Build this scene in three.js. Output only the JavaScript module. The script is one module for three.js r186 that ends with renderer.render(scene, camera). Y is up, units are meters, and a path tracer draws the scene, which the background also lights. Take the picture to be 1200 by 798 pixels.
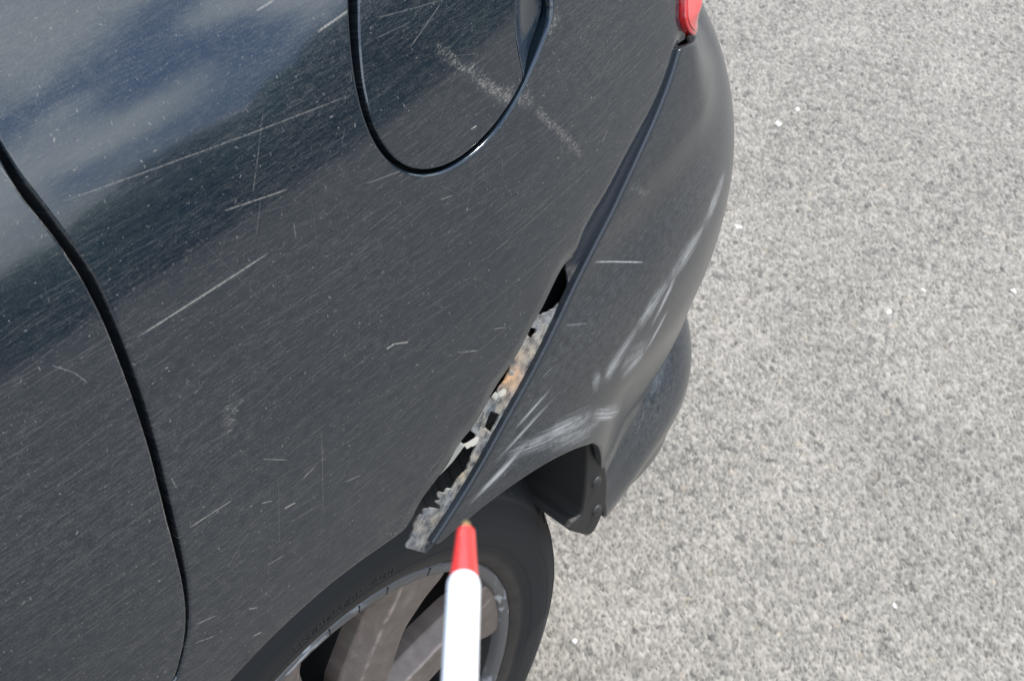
import * as THREE from 'three';
import { mergeGeometries } from 'three/addons/utils/BufferGeometryUtils.js';
import { ImprovedNoise } from 'three/addons/math/ImprovedNoise.js';
import { RoundedBoxGeometry } from 'three/addons/geometries/RoundedBoxGeometry.js';
import { FontLoader } from 'three/addons/loaders/FontLoader.js';
import { TextGeometry } from 'three/addons/geometries/TextGeometry.js';

const table = (T, x) => { if (x <= T[0][0]) return T[0][1]; for (let i = 1; i < T.length; i++) if (x <= T[i][0]) return T[i - 1][1] + (T[i][1] - T[i - 1][1]) * (x - T[i - 1][0]) / (T[i][0] - T[i - 1][0]); return T[T.length - 1][1]; };
const clamp01 = (x) => Math.max(0, Math.min(1, x));
const smooth = (a, b, x) => { const t = clamp01((x - a) / (b - a)); return t * t * (3 - 2 * t); };
// ============ camera, sky, sun, exposure ============
const scene = new THREE.Scene();
const camera = new THREE.PerspectiveCamera(24.04, 1024 / 680, 0.05, 400);
{
  const yaw = 47.6 * Math.PI / 180, pitch = 45.9 * Math.PI / 180;
  camera.position.set(-0.423, 1.559, 0.533);
  camera.lookAt(-0.423 + Math.sin(yaw) * Math.cos(pitch), 1.559 - Math.sin(pitch), 0.533 - Math.cos(yaw) * Math.cos(pitch));
  camera.focus = 1.17; camera.userData.fStop = 25;
}
const renderer = new THREE.WebGLRenderer({ antialias: true });
renderer.toneMapping = THREE.LinearToneMapping;
renderer.toneMappingExposure = 1.55;
renderer.shadowMap.enabled = true;

const SUN = new THREE.Vector3(0.5, 0.84, 0.14).normalize();
const SUN_POWER = 4.2, SKY_POWER = 1.0;
let seed = 20240611;
const rnd = () => { seed = (seed + 0x6D2B79F5) | 0; let t = Math.imul(seed ^ (seed >>> 15), 1 | seed); t = (t + Math.imul(t ^ (t >>> 7), 61 | t)) ^ t; return ((t ^ (t >>> 14)) >>> 0) / 4294967296; };
const perlin = new ImprovedNoise();
const fbm = (x, y, z, o = 4) => { let s = 0, a = 0.5, f = 1; for (let i = 0; i < o; i++) { s += a * perlin.noise(x * f, y * f, z * f + i * 7.3); a *= 0.5; f *= 2.03; } return s; };
{
  const W = 1024, H = 512, data = new Float32Array(W * H * 4);
  for (let j = 0; j < H; j++) for (let i = 0; i < W; i++) {
    const lat = ((j + 0.5) / H - 0.5) * Math.PI, lon = ((i + 0.5) / W - 0.5) * 2 * Math.PI;
    const x = Math.cos(lat) * Math.cos(lon), y = Math.sin(lat), z = Math.cos(lat) * Math.sin(lon);
    const h = Math.max(0, y), k = Math.pow(1 - h, 3);
    let r = 0.16 + 0.42 * k, g = 0.36 + 0.42 * k, b = 0.88 + 0.22 * k;
    const s = 1 / (h + 0.22), c = fbm(x * s * 1.5 + 3.1, z * s * 1.5 - 1.7, 0.4, 5) + 0.35 * fbm(x * s * 0.6, z * s * 0.6 + 5.0, 2.2, 2);
    const el = lat * 57.3, az = lon * 57.3, gap = smooth(2.6, 0.9, Math.abs(el - 22.2 - 5 * fbm(x * 5, y * 9, z * 5, 4)));   // a blue rift between two banks of cloud
    let lit; const d = smooth(-0.12, 0.16, c + 0.22 * Math.exp(-(((el - 18) / 10) ** 2))) * (1 - 0.92 * gap); lit = 1.9 + 0.5 * fbm(x * s * 3 + 9, z * s * 3, 5, 3);
    lit *= 0.45 + 0.55 * smooth(5, 17, el);
    r += (lit * 0.9 - r) * d; g += (lit * 1.0 - g) * d; b += (lit * 1.07 - b) * d;
    if (y < 0) { r *= 0.3; g *= 0.3; b *= 0.3; }
    const q = (j * W + i) * 4; data[q] = r; data[q + 1] = g; data[q + 2] = b; data[q + 3] = 1;
  }
  const sky = new THREE.DataTexture(data, W, H, THREE.RGBAFormat, THREE.FloatType);
  sky.mapping = THREE.EquirectangularReflectionMapping; sky.magFilter = sky.minFilter = THREE.LinearFilter; sky.needsUpdate = true;
  scene.background = sky; scene.environment = sky; scene.backgroundIntensity = scene.environmentIntensity = SKY_POWER;
  const sun = new THREE.DirectionalLight(new THREE.Color(1, 0.955, 0.88), SUN_POWER);
  sun.name = 'sun'; sun.position.copy(SUN).multiplyScalar(6); sun.castShadow = true; sun.shadow.mapSize.set(2048, 2048);
  Object.assign(sun.shadow.camera, { left: -2, right: 2, top: 2, bottom: -2, near: 0.5, far: 14 });
  scene.add(sun, sun.target);
}

// ---- the side of the car as one surface: u runs along it towards the tail, v is height ----
const WHEEL = [0, 0.305];                              // wheel centre (x, y)
const PLAN_BEND = [[-0.6, 0.1], [0.05, 0.25], [0.25, 0.72], [0.35, 0.6], [0.45, 2.9], [0.55, 5.2], [0.7, 4], [0.85, 0.6]];   // plan curvature, 1/m
const TILT_BODY = [[0.2, -6], [0.45, -4], [0.55, 0], [0.63, 3], [0.75, 8], [0.93, 21], [1.05, 31], [1.25, 42]];                // how far the face leans back, degrees
const TILT_BUMPER = [[0.2, 0.6], [0.25, -23], [0.3, -4], [0.35, -17.5], [0.39, 1.1], [0.42, 28.8], [0.44, 49.5], [0.452, -33], [0.5, -11.5], [0.56, -12.8], [0.63, -3], [0.72, 15], [0.8, 33], [0.9, 34], [1.25, 40]];
const planCurve = (() => {
  const n = 1600, du = 0.001, u0 = -0.6, zero = 600, F = [0], X = [], Z = [];
  for (let i = 0; i < n; i++) F.push(F[i] + table(PLAN_BEND, u0 + i * du) * du);
  const f0 = F[zero]; for (let i = 0; i <= n; i++) F[i] -= f0;
  X[zero] = 0; Z[zero] = 0;
  for (let i = zero; i < n; i++) { X[i + 1] = X[i] + Math.cos(F[i]) * du; Z[i + 1] = Z[i] - Math.sin(F[i]) * du; }
  for (let i = zero; i > 0; i--) { X[i - 1] = X[i] - Math.cos(F[i]) * du; Z[i - 1] = Z[i] + Math.sin(F[i]) * du; }
  return (u) => { const t = Math.max(0, Math.min(n - 1e-6, (u - u0) / du)), i = Math.floor(t), k = t - i; return [X[i] + (X[i + 1] - X[i]) * k, Z[i] + (Z[i + 1] - Z[i]) * k, F[i] + (F[i + 1] - F[i]) * k]; };
})();
const profileOf = (A) => {
  const n = 1300, dv = 0.001, q = [0];
  for (let i = 1; i <= n; i++) q.push(q[i - 1] - Math.tan(table(A, i * dv - 0.0005) * Math.PI / 180) * dv);
  const o = 0.018 - q[630];
  return (v) => { const t = Math.max(0, Math.min(n - 1e-6, v / dv)), i = Math.floor(t), k = t - i; return o + q[i] + (q[i + 1] - q[i]) * k; };
};
const profBody = profileOf(TILT_BODY), profBumper = profileOf(TILT_BUMPER);
function skin(u, v, off = 0) {                          // a point of the outer skin, moved off along the outward direction
  const [x, z, f] = planCurve(u), hi = smooth(0.71, 0.78, v), w = smooth(0.14, 0.34, u) * (1 - hi) + smooth(0.42, 0.53, u) * hi;
  let o = profBody(v) * (1 - w) + profBumper(v) * w;
  o += 0.007 * (1 - smooth(0, 0.05, Math.hypot(u - WHEEL[0], v - WHEEL[1]) - 0.345)) * smooth(0.1, 0.2, u) * smooth(0.40, 0.47, v);   // flare round the wheel arch
  o += 0.012 * Math.exp(-(((v - 0.45) / 0.02) ** 2)) * smooth(0.44, 0.36, u) * smooth(0.26, 0.3, u);   // the fold fills towards the wheel
  o -= 0.03 * smooth(0.52, 0.38, u) * smooth(0.42, 0.27, v);      // the valance tucks in towards the wheel
  return [x + Math.sin(f) * (o + off), v, z + Math.cos(f) * (o + off)];
}

// ---- outlines and marks on the skin, (u, v) in metres ----
const TR = {
  doorGapBack: [[-0.1297,1.0391],[-0.1265,1.0257],[-0.1238,1.0077],[-0.1201,0.9904],[-0.1172,0.9753],[-0.1135,0.9587],[-0.1157,0.936],[-0.1164,0.9091],[-0.1189,0.8817],[-0.1222,0.8558],[-0.1268,0.8241],[-0.1285,0.8093],[-0.1313,0.7844],[-0.1343,0.7606],[-0.1382,0.7406],[-0.1443,0.7218],[-0.1523,0.7068],[-0.1618,0.6928]],
  doorGapFront: [[-0.1334,1.031],[-0.1313,1.0186],[-0.1279,1.0019],[-0.1232,0.9857],[-0.1239,0.9795],[-0.1202,0.9611],[-0.1206,0.9422],[-0.1226,0.9138],[-0.1239,0.8837],[-0.1287,0.8484],[-0.1292,0.8406],[-0.1339,0.8106],[-0.1353,0.7848],[-0.1379,0.7583],[-0.1418,0.7382],[-0.1469,0.7208],[-0.1564,0.7047],[-0.164,0.6932]],
  arch: [[-0.1256,0.6534],[-0.095,0.6616],[-0.0665,0.6666],[-0.0441,0.6682],[-0.0272,0.6671],[-0.0036,0.6665],[0.0148,0.6619],[0.0222,0.6614]],
  quarterEdge: [[0.0321,0.66],[0.0404,0.6643],[0.0523,0.6754],[0.0703,0.6837],[0.0913,0.6947],[0.1098,0.701],[0.129,0.7135],[0.1463,0.7225],[0.1641,0.7327],[0.1818,0.744],[0.1971,0.7508],[0.2131,0.7607],[0.2264,0.7663],[0.2427,0.7644],[0.2557,0.7737],[0.279,0.7839],[0.3085,0.7962],[0.3368,0.8063],[0.3613,0.8137],[0.3855,0.8241],[0.4112,0.8416]],
  bumperEdge: [[0.4054,0.8471],[0.3782,0.829],[0.3512,0.8148],[0.3294,0.8061],[0.3026,0.7924],[0.2874,0.7827],[0.2622,0.7677],[0.2361,0.7506],[0.2131,0.7388],[0.1898,0.7192],[0.1623,0.7011],[0.1364,0.6856],[0.1189,0.6729],[0.0994,0.6552],[0.081,0.6455],[0.0618,0.6338],[0.0485,0.6261]],
  bumperArch: [[0.056,0.622],[0.0788,0.6217],[0.1129,0.6184],[0.1457,0.6177],[0.1623,0.6149],[0.1872,0.608],[0.2142,0.5927],[0.2432,0.5677]],
  bumperEnd: [[0.2559,0.5493],[0.2677,0.526],[0.294,0.4661],[0.3056,0.4332],[0.301,0.4124],[0.3055,0.3869]],
  flangeLeft: [[0.4051,0.8444],[0.3734,0.831],[0.3486,0.8212],[0.3246,0.8136],[0.2963,0.8036],[0.2677,0.7908],[0.2538,0.7838],[0.2528,0.7697],[0.2457,0.7642],[0.2342,0.7652],[0.2313,0.7576],[0.2301,0.7463],[0.2245,0.7391],[0.2109,0.7361],[0.2005,0.7373],[0.1897,0.7412],[0.1799,0.7372],[0.1695,0.7287],[0.1664,0.7212],[0.1596,0.7173],[0.1564,0.7131],[0.1518,0.7095],[0.1451,0.7076],[0.1386,0.7017],[0.1302,0.7091],[0.1211,0.7037],[0.1131,0.699],[0.1126,0.689],[0.1156,0.6839],[0.1121,0.6744],[0.1064,0.6694],[0.1005,0.6622],[0.0901,0.6589],[0.0846,0.6546],[0.0812,0.6566],[0.0783,0.6546],[0.0743,0.6586],[0.0713,0.6562],[0.0726,0.6523],[0.0682,0.6525],[0.0712,0.6479],[0.07,0.6453],[0.0635,0.6503],[0.0584,0.6525],[0.0563,0.6493],[0.0528,0.6497],[0.0489,0.6467],[0.0407,0.6363],[0.035,0.633]],
  flangeRight: [[0.4115,0.8424],[0.3842,0.824],[0.3568,0.8098],[0.3349,0.801],[0.3078,0.7873],[0.2926,0.7773],[0.2678,0.7616],[0.2441,0.7417],[0.2203,0.7303],[0.1942,0.7139],[0.1666,0.6955],[0.1405,0.68],[0.1228,0.6672],[0.1033,0.6492],[0.0848,0.6395],[0.0655,0.6277],[0.0497,0.6173]],
  flangeHole: [[0.1324,0.6945],[0.1391,0.6874],[0.1276,0.6784],[0.1227,0.6842]],
  flangeNotch: [[0.186,0.7343],[0.1909,0.7298],[0.188,0.7279],[0.1833,0.7265],[0.1814,0.7312]],
  flapGap: [[0.1101,1.0174],[0.1011,1.0034],[0.0924,0.9838],[0.0876,0.9647],[0.0866,0.9475],[0.0903,0.932],[0.0972,0.92],[0.1086,0.9095],[0.1223,0.9023],[0.1387,0.8982],[0.1572,0.8975],[0.177,0.8987],[0.1964,0.9035],[0.2188,0.9122],[0.2366,0.9216],[0.2489,0.9289],[0.2614,0.9342],[0.27,0.9414],[0.2726,0.9483]],
  flap: [[0.1167,1.0147],[0.1029,0.9932],[0.0936,0.9718],[0.091,0.9497],[0.0949,0.9328],[0.1033,0.9191],[0.1129,0.9119],[0.1275,0.9048],[0.1443,0.9013],[0.164,0.9023],[0.1847,0.9048],[0.2053,0.9108],[0.2239,0.9197],[0.234,0.9243],[0.246,0.9303],[0.2592,0.9359],[0.2676,0.9425],[0.2705,0.9493]],
  flapScoop: [[0.2491,0.9756],[0.2376,0.9596],[0.229,0.9448],[0.2254,0.9302],[0.2241,0.9202]],
  lampEdge: [[0.4245,0.8739],[0.4178,0.8629],[0.4205,0.8519],[0.4294,0.8431]],
  bumperTop: [[0.4121,0.8434],[0.4194,0.8407],[0.4305,0.8355],[0.4886,0.8017]],
  scratches: [[-0.1058,0.9222,-0.0121,0.9215,0.00121,0.55],[-0.1107,1.0032,0.0817,0.9736,0.0011,0.22],[-0.0265,0.9563,0.0169,0.9473,0.0011,0.4],[-0.1214,0.7959,-0.0908,0.7937,0.00088,0.7],[-0.0051,0.9563,0.0109,0.977,0.00082,0.2],[0.0109,0.977,0.0226,0.9914,0.00066,0.15],[0.2563,0.7507,0.3155,0.7083,0.00099,0.75],[0.048,0.8171,0.0549,0.8166,0.00165,0.8],[0.0549,0.8166,0.0658,0.8106,0.00132,0.75],[-0.0613,0.8055,-0.0458,0.7932,0.00082,0.5],[0.1521,0.8258,0.2765,0.8248,0.00055,0.15],[0.0615,0.8969,0.0911,0.8983,0.00055,0.2],[-0.0384,0.7722,-0.0278,0.7736,0.00077,0.6],[-0.0574,0.7603,-0.0486,0.7585,0.00132,0.8],[-0.0717,0.7765,-0.0639,0.7724,0.00088,0.6],[-0.0083,0.7443,0.0039,0.7406,0.00088,0.5],[0.1223,0.8847,0.1328,0.882,0.00088,0.4],[0.1053,0.7747,0.1223,0.764,0.00088,0.55],[0.1414,0.7695,0.1523,0.764,0.00077,0.5],[0.1671,0.9592,0.1909,0.9505,0.00066,0.1],[-0.1576,0.9345,-0.1486,0.925,0.00099,0.25],[-0.1486,0.925,-0.1442,0.9159,0.00088,0.3],[0.0792,1.0121,0.106,1.0132,0.00165,0.55],[0.0465,1.0369,0.06,1.0371,0.00138,0.4],[-0.0135,0.9349,-0.0024,0.9503,0.00055,0.2],[0.0127,0.928,0.01,0.9195,0.00088,0.3],[-0.2121,0.8897,-0.2056,0.8887,0.00066,0.15],[-0.1038,0.6778,-0.0971,0.6756,0.00121,0.75],[-0.1391,0.7242,-0.1245,0.7187,0.00088,0.45],[-0.1014,0.7036,-0.0953,0.6995,0.00132,0.6],[-0.1431,0.7096,-0.1286,0.7031,0.00099,0.45],[-0.08,0.7275,-0.067,0.7249,0.00088,0.5],[-0.0559,0.7467,-0.0349,0.7432,0.00077,0.35],[-0.1069,0.7489,-0.0907,0.7606,0.00055,0.25],[-0.0907,0.7606,-0.0857,0.7616,0.00055,0.2],[-0.0173,0.7926,-0.0309,0.7351,0.00055,0.2],[-0.0557,0.7858,-0.0682,0.7349,0.00055,0.14],[0.0717,0.923,0.0995,0.9171,0.00077,0.3],[0.0644,0.9524,0.0707,0.9589,0.00055,0.2],[0.179,0.9448,0.1851,0.9464,0.00088,0.5],[0.1646,0.9121,0.1697,0.9119,0.0011,0.9],[0.1248,1.0015,0.1764,0.9902,0.00066,0.2],[0.139,0.9776,0.1745,0.9885,0.00077,0.3],[0.1167,0.9924,0.1465,0.9899,0.00055,0.2],[0.2747,0.6377,0.3248,0.6534,0.00055,0.15],[0.2137,0.722,0.2371,0.7063,0.0011,0.25],[0.1808,0.6961,0.1931,0.6968,0.00077,0.35],[0.2865,0.835,0.2952,0.8404,0.00077,0.4],[0.0296,0.7571,0.0447,0.7531,0.00055,0.2],[-0.134,0.7905,-0.1283,0.7944,0.00082,0.4],[-0.1212,0.8348,-0.1206,0.8266,0.00088,0.35],[0.0561,0.6946,0.0772,0.7027,0.0011,0.2],[0.0367,0.6737,0.0485,0.673,0.00082,0.3]],
  bands: [[0.1584,0.969,0.1976,0.9197,0.00385,0.38],[0.1976,0.9197,0.2264,0.9003,0.00495,0.5],[0.1829,0.9356,0.2061,0.9083,0.0044,0.42],[0.2265,0.894,0.2397,0.873,0.0033,0.48],[0.2397,0.873,0.2612,0.8395,0.0033,0.38],[0.2588,0.9313,0.2722,0.9368,0.00385,0.4],[0.3184,0.7746,0.3345,0.7615,0.0022,0.35],[0.3075,0.7849,0.3251,0.7649,0.00275,0.3],[-0.0773,0.8498,-0.0699,0.8435,0.0099,0.5]],
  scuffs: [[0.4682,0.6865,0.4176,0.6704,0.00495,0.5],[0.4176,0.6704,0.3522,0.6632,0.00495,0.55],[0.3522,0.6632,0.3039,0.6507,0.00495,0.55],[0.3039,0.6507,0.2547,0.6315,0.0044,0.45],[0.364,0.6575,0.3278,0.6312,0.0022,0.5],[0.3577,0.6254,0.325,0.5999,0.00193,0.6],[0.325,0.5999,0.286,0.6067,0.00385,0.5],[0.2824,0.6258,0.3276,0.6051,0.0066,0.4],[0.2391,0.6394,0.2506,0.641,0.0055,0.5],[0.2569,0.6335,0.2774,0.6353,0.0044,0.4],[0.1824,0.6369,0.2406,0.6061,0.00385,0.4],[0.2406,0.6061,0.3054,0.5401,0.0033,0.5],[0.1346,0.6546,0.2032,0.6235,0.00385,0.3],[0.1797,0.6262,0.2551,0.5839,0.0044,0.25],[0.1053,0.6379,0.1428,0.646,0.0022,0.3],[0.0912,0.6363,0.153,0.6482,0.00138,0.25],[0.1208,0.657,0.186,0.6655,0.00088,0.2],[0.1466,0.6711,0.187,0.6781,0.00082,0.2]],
  bracket: [[0.2735,0.5276],[0.2866,0.514],[0.2911,0.4977],[0.2953,0.4672],[0.2986,0.4456],[0.2985,0.4184],[0.2902,0.3974],[0.281,0.3911],[0.2672,0.4058],[0.2498,0.4301],[0.2659,0.4318],[0.2706,0.4529],[0.2716,0.478],[0.2721,0.5011]],
  rust: [0.157,0.7105],
  screws: [[0.284,0.462],[0.2865,0.4197]],
  notches: [1.5713,1.4159,1.2624,1.0092],
  shreds: [[[0.1093,0.6876],[0.103,0.6884],[0.098,0.6909],[0.0967,0.6946],[0.0917,0.6909],[0.0847,0.6855],[0.078,0.6823],[0.0725,0.6808]],[[0.1129,0.6872],[0.1056,0.6872],[0.0996,0.6896],[0.0937,0.6927]],[[0.155,0.72],[0.1516,0.7168]],[[0.1457,0.7088],[0.1382,0.7089],[0.1338,0.7047]],[[0.1368,0.7125],[0.1317,0.7097],[0.137,0.7004]]],
  penTip: [[-0.227,1.1996,0.3365],[-0.2424,1.2048,0.3501],[-0.2745,1.2194,0.38]],
};

// ============ helpers ============
const tag = (o, label, category, extra) => { o.userData = { ...o.userData, label, category, ...extra }; return o; };
function add(name, geometry, material, parent) { const m = new THREE.Mesh(geometry, material); m.name = name; m.castShadow = m.receiveShadow = true; (parent || scene).add(m); return m; }
function geo(pos, nor, uv, idx, col) {
  const g = new THREE.BufferGeometry();
  g.setAttribute('position', new THREE.Float32BufferAttribute(pos, 3));
  if (uv) g.setAttribute('uv', new THREE.Float32BufferAttribute(uv, 2));
  if (col) g.setAttribute('color', new THREE.Float32BufferAttribute(col, 3));
  g.setIndex(idx);
  if (nor) g.setAttribute('normal', new THREE.Float32BufferAttribute(nor, 3)); else g.computeVertexNormals();
  return g;
}
function spline(P, n, closed = false) {                 // Catmull-Rom through 2D points
  const out = [], N = P.length, at = (i) => closed ? P[(i + N) % N] : P[Math.max(0, Math.min(N - 1, i))];
  for (let i = 0; i < (closed ? N : N - 1); i++) for (let k = 0; k < n; k++) {
    const t = k / n, a = at(i - 1), b = at(i), c = at(i + 1), d = at(i + 2);
    out.push([0, 1].map((q) => 0.5 * (2 * b[q] + (c[q] - a[q]) * t + (2 * a[q] - 5 * b[q] + 4 * c[q] - d[q]) * t * t + (3 * b[q] - a[q] - 3 * c[q] + d[q]) * t * t * t)));
  }
  if (!closed) out.push(P[N - 1]);
  return out;
}
function relax(P, times) { for (let k = 0; k < times; k++) P = P.map((p, i) => i && i < P.length - 1 ? [0, 1].map((q) => 0.25 * P[i - 1][q] + 0.5 * p[q] + 0.25 * P[i + 1][q]) : p); return P; }
function lineDistance(L) {                              // distance to an open polyline
  return (x, y) => { let b = 1e9; for (let i = 1; i < L.length; i++) { const ax = L[i - 1][0], ay = L[i - 1][1], ex = L[i][0] - ax, ey = L[i][1] - ay, t = clamp01(((x - ax) * ex + (y - ay) * ey) / (ex * ex + ey * ey + 1e-14)), dx = x - ax - ex * t, dy = y - ay - ey * t, d = dx * dx + dy * dy; if (d < b) b = d; } return Math.sqrt(b); };
}
function inside(P) {                                    // signed distance to a closed outline, positive inside
  const n = P.length;
  return (x, y) => {
    let b = 1e9, w = false;
    for (let i = 0, j = n - 1; i < n; j = i++) {
      const ax = P[j][0], ay = P[j][1], bx = P[i][0], by = P[i][1], ex = bx - ax, ey = by - ay, t = clamp01(((x - ax) * ex + (y - ay) * ey) / (ex * ex + ey * ey + 1e-14)), dx = x - ax - ex * t, dy = y - ay - ey * t, d = dx * dx + dy * dy;
      if (d < b) b = d;
      if ((by > y) !== (ay > y) && x < (ax - bx) * (y - by) / (ay - by) + bx) w = !w;
    }
    return (w ? 1 : -1) * Math.sqrt(b);
  };
}
const sub = (a, b) => [a[0] - b[0], a[1] - b[1], a[2] - b[2]], cross = (a, b) => [a[1] * b[2] - a[2] * b[1], a[2] * b[0] - a[0] * b[2], a[0] * b[1] - a[1] * b[0]], unit = (a) => { const l = Math.hypot(...a) || 1; return [a[0] / l, a[1] / l, a[2] / l]; };
function normalOf(place, u, v) { const e = 0.0006; return unit(cross(sub(place(u + e, v), place(u - e, v)), sub(place(u, v + e), place(u, v - e)))); }
// A sheet-metal panel: the part of a surface place(u, v) inside an outline, with a rounded edge of radius r and a turned-in flange
function panel(f, box, cell, place, r, depth, uvOf) {
  const [u0, v0, u1, v1] = box, nu = Math.ceil((u1 - u0) / cell), nv = Math.ceil((v1 - v0) / cell), F = new Float32Array((nu + 1) * (nv + 1));
  const U = (i) => u0 + (u1 - u0) * i / nu, V = (j) => v0 + (v1 - v0) * j / nv;
  for (let j = 0; j <= nv; j++) for (let i = 0; i <= nu; i++) F[j * (nu + 1) + i] = f(U(i), V(j)) - r + 1e-7;
  const pos = [], nor = [], uv = [], idx = [], known = new Map(), at = [];
  const vert = (key, u, v) => { let k = known.get(key); if (k === undefined) { k = pos.length / 3; known.set(key, k); pos.push(...place(u, v)); nor.push(...normalOf(place, u, v)); uv.push(...uvOf(u, v)); at.push([u, v]); } return k; };
  const rims = [];
  const tri = (a, b, c) => {
    const id = [a, b, c], ff = id.map((q) => F[q]), out = [], cut = [];
    if (ff[0] < 0 && ff[1] < 0 && ff[2] < 0) return;
    for (let k = 0; k < 3; k++) {
      const p = id[k], q = id[(k + 1) % 3], fp = ff[k], fq = ff[(k + 1) % 3];
      const pi = p % (nu + 1), pj = (p - pi) / (nu + 1), qi = q % (nu + 1), qj = (q - qi) / (nu + 1);
      if (fp >= 0) out.push(vert('g' + p, U(pi), V(pj)));
      if ((fp >= 0) !== (fq >= 0)) {
        const lo = p < q, t = fp / (fp - fq), e = vert((lo ? p + '_' + q : q + '_' + p), U(pi) + (U(qi) - U(pi)) * t, V(pj) + (V(qj) - V(pj)) * t);
        out.push(e); cut.push([e, fp >= 0]);
      }
    }
    for (let k = 2; k < out.length; k++) idx.push(out[0], out[k - 1], out[k]);
    if (cut.length === 2) rims.push(cut[0][1] ? [cut[0][0], cut[1][0]] : [cut[1][0], cut[0][0]]);
  };
  for (let j = 0; j < nv; j++) for (let i = 0; i < nu; i++) { const a = j * (nu + 1) + i, b = a + 1, c = a + nu + 1, d = c + 1; if ((i + j) & 1) { tri(a, b, d); tri(a, d, c); } else { tri(a, b, c); tri(b, d, c); } }
  // the rounded edge
  const steps = 4, edge = new Map();
  const ring = (k) => {
    let R = edge.get(k); if (R) return R; R = []; edge.set(k, R);
    const [u, v] = at[k], e = Math.min(0.0012, cell), gx = f(u + e, v) - f(u - e, v), gy = f(u, v + e) - f(u, v - e), gl = Math.hypot(gx, gy) || 1, ox = -gx / gl, oy = -gy / gl;
    const N = normalOf(place, u, v), P = place(u, v), G = unit(sub(place(u + ox * 0.001, v + oy * 0.001), P));
    for (let s = 0; s <= steps + 2; s++) {
      const a = Math.min(1, s / steps) * Math.PI / 2, out = r * Math.sin(a), down = s <= steps ? r * (1 - Math.cos(a)) : s === steps + 1 ? r : depth;
      const B = place(u + ox * out, v + oy * out), n = s <= steps ? unit([0, 1, 2].map((q) => N[q] * Math.cos(a) + G[q] * Math.sin(a))) : G;
      R.push(pos.length / 3); pos.push(B[0] - N[0] * down, B[1] - N[1] * down, B[2] - N[2] * down); nor.push(...n); uv.push(...uvOf(u + ox * out, v + oy * out));
    }
    return R;
  };
  for (const [a, b] of rims) { const A = ring(a), B = ring(b); for (let s = 0; s < A.length - 1; s++) { if (s === steps) continue; idx.push(A[s], A[s + 1], B[s + 1], A[s], B[s + 1], B[s]); } }
  return geo(pos, nor, uv, idx);
}
function lathe(profile, n, spin) {                      // profile of [radius, z] round the wheel's axle; spin(angle, k) may move a point
  const pos = [], uv = [], idx = [], m = profile.length;
  for (let i = 0; i <= n; i++) for (let k = 0; k < m; k++) { const a = i / n * 2 * Math.PI, [r, z] = spin ? spin(a, k, ...profile[k]) : profile[k]; pos.push(r * Math.cos(a), r * Math.sin(a), z); uv.push(a * 0.3, k * 0.01); }
  for (let i = 0; i < n; i++) for (let k = 0; k < m - 1; k++) { const a = i * m + k, b = a + m; idx.push(a, b, a + 1, b, b + 1, a + 1); }
  const g = geo(pos, null, uv, idx);
  const nn = g.attributes.normal; for (let k = 0; k < m; k++) { const a = k, b = n * m + k, v = new THREE.Vector3(nn.getX(a) + nn.getX(b), nn.getY(a) + nn.getY(b), nn.getZ(a) + nn.getZ(b)).normalize(); nn.setXYZ(a, v.x, v.y, v.z); nn.setXYZ(b, v.x, v.y, v.z); }
  return g;
}

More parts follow.
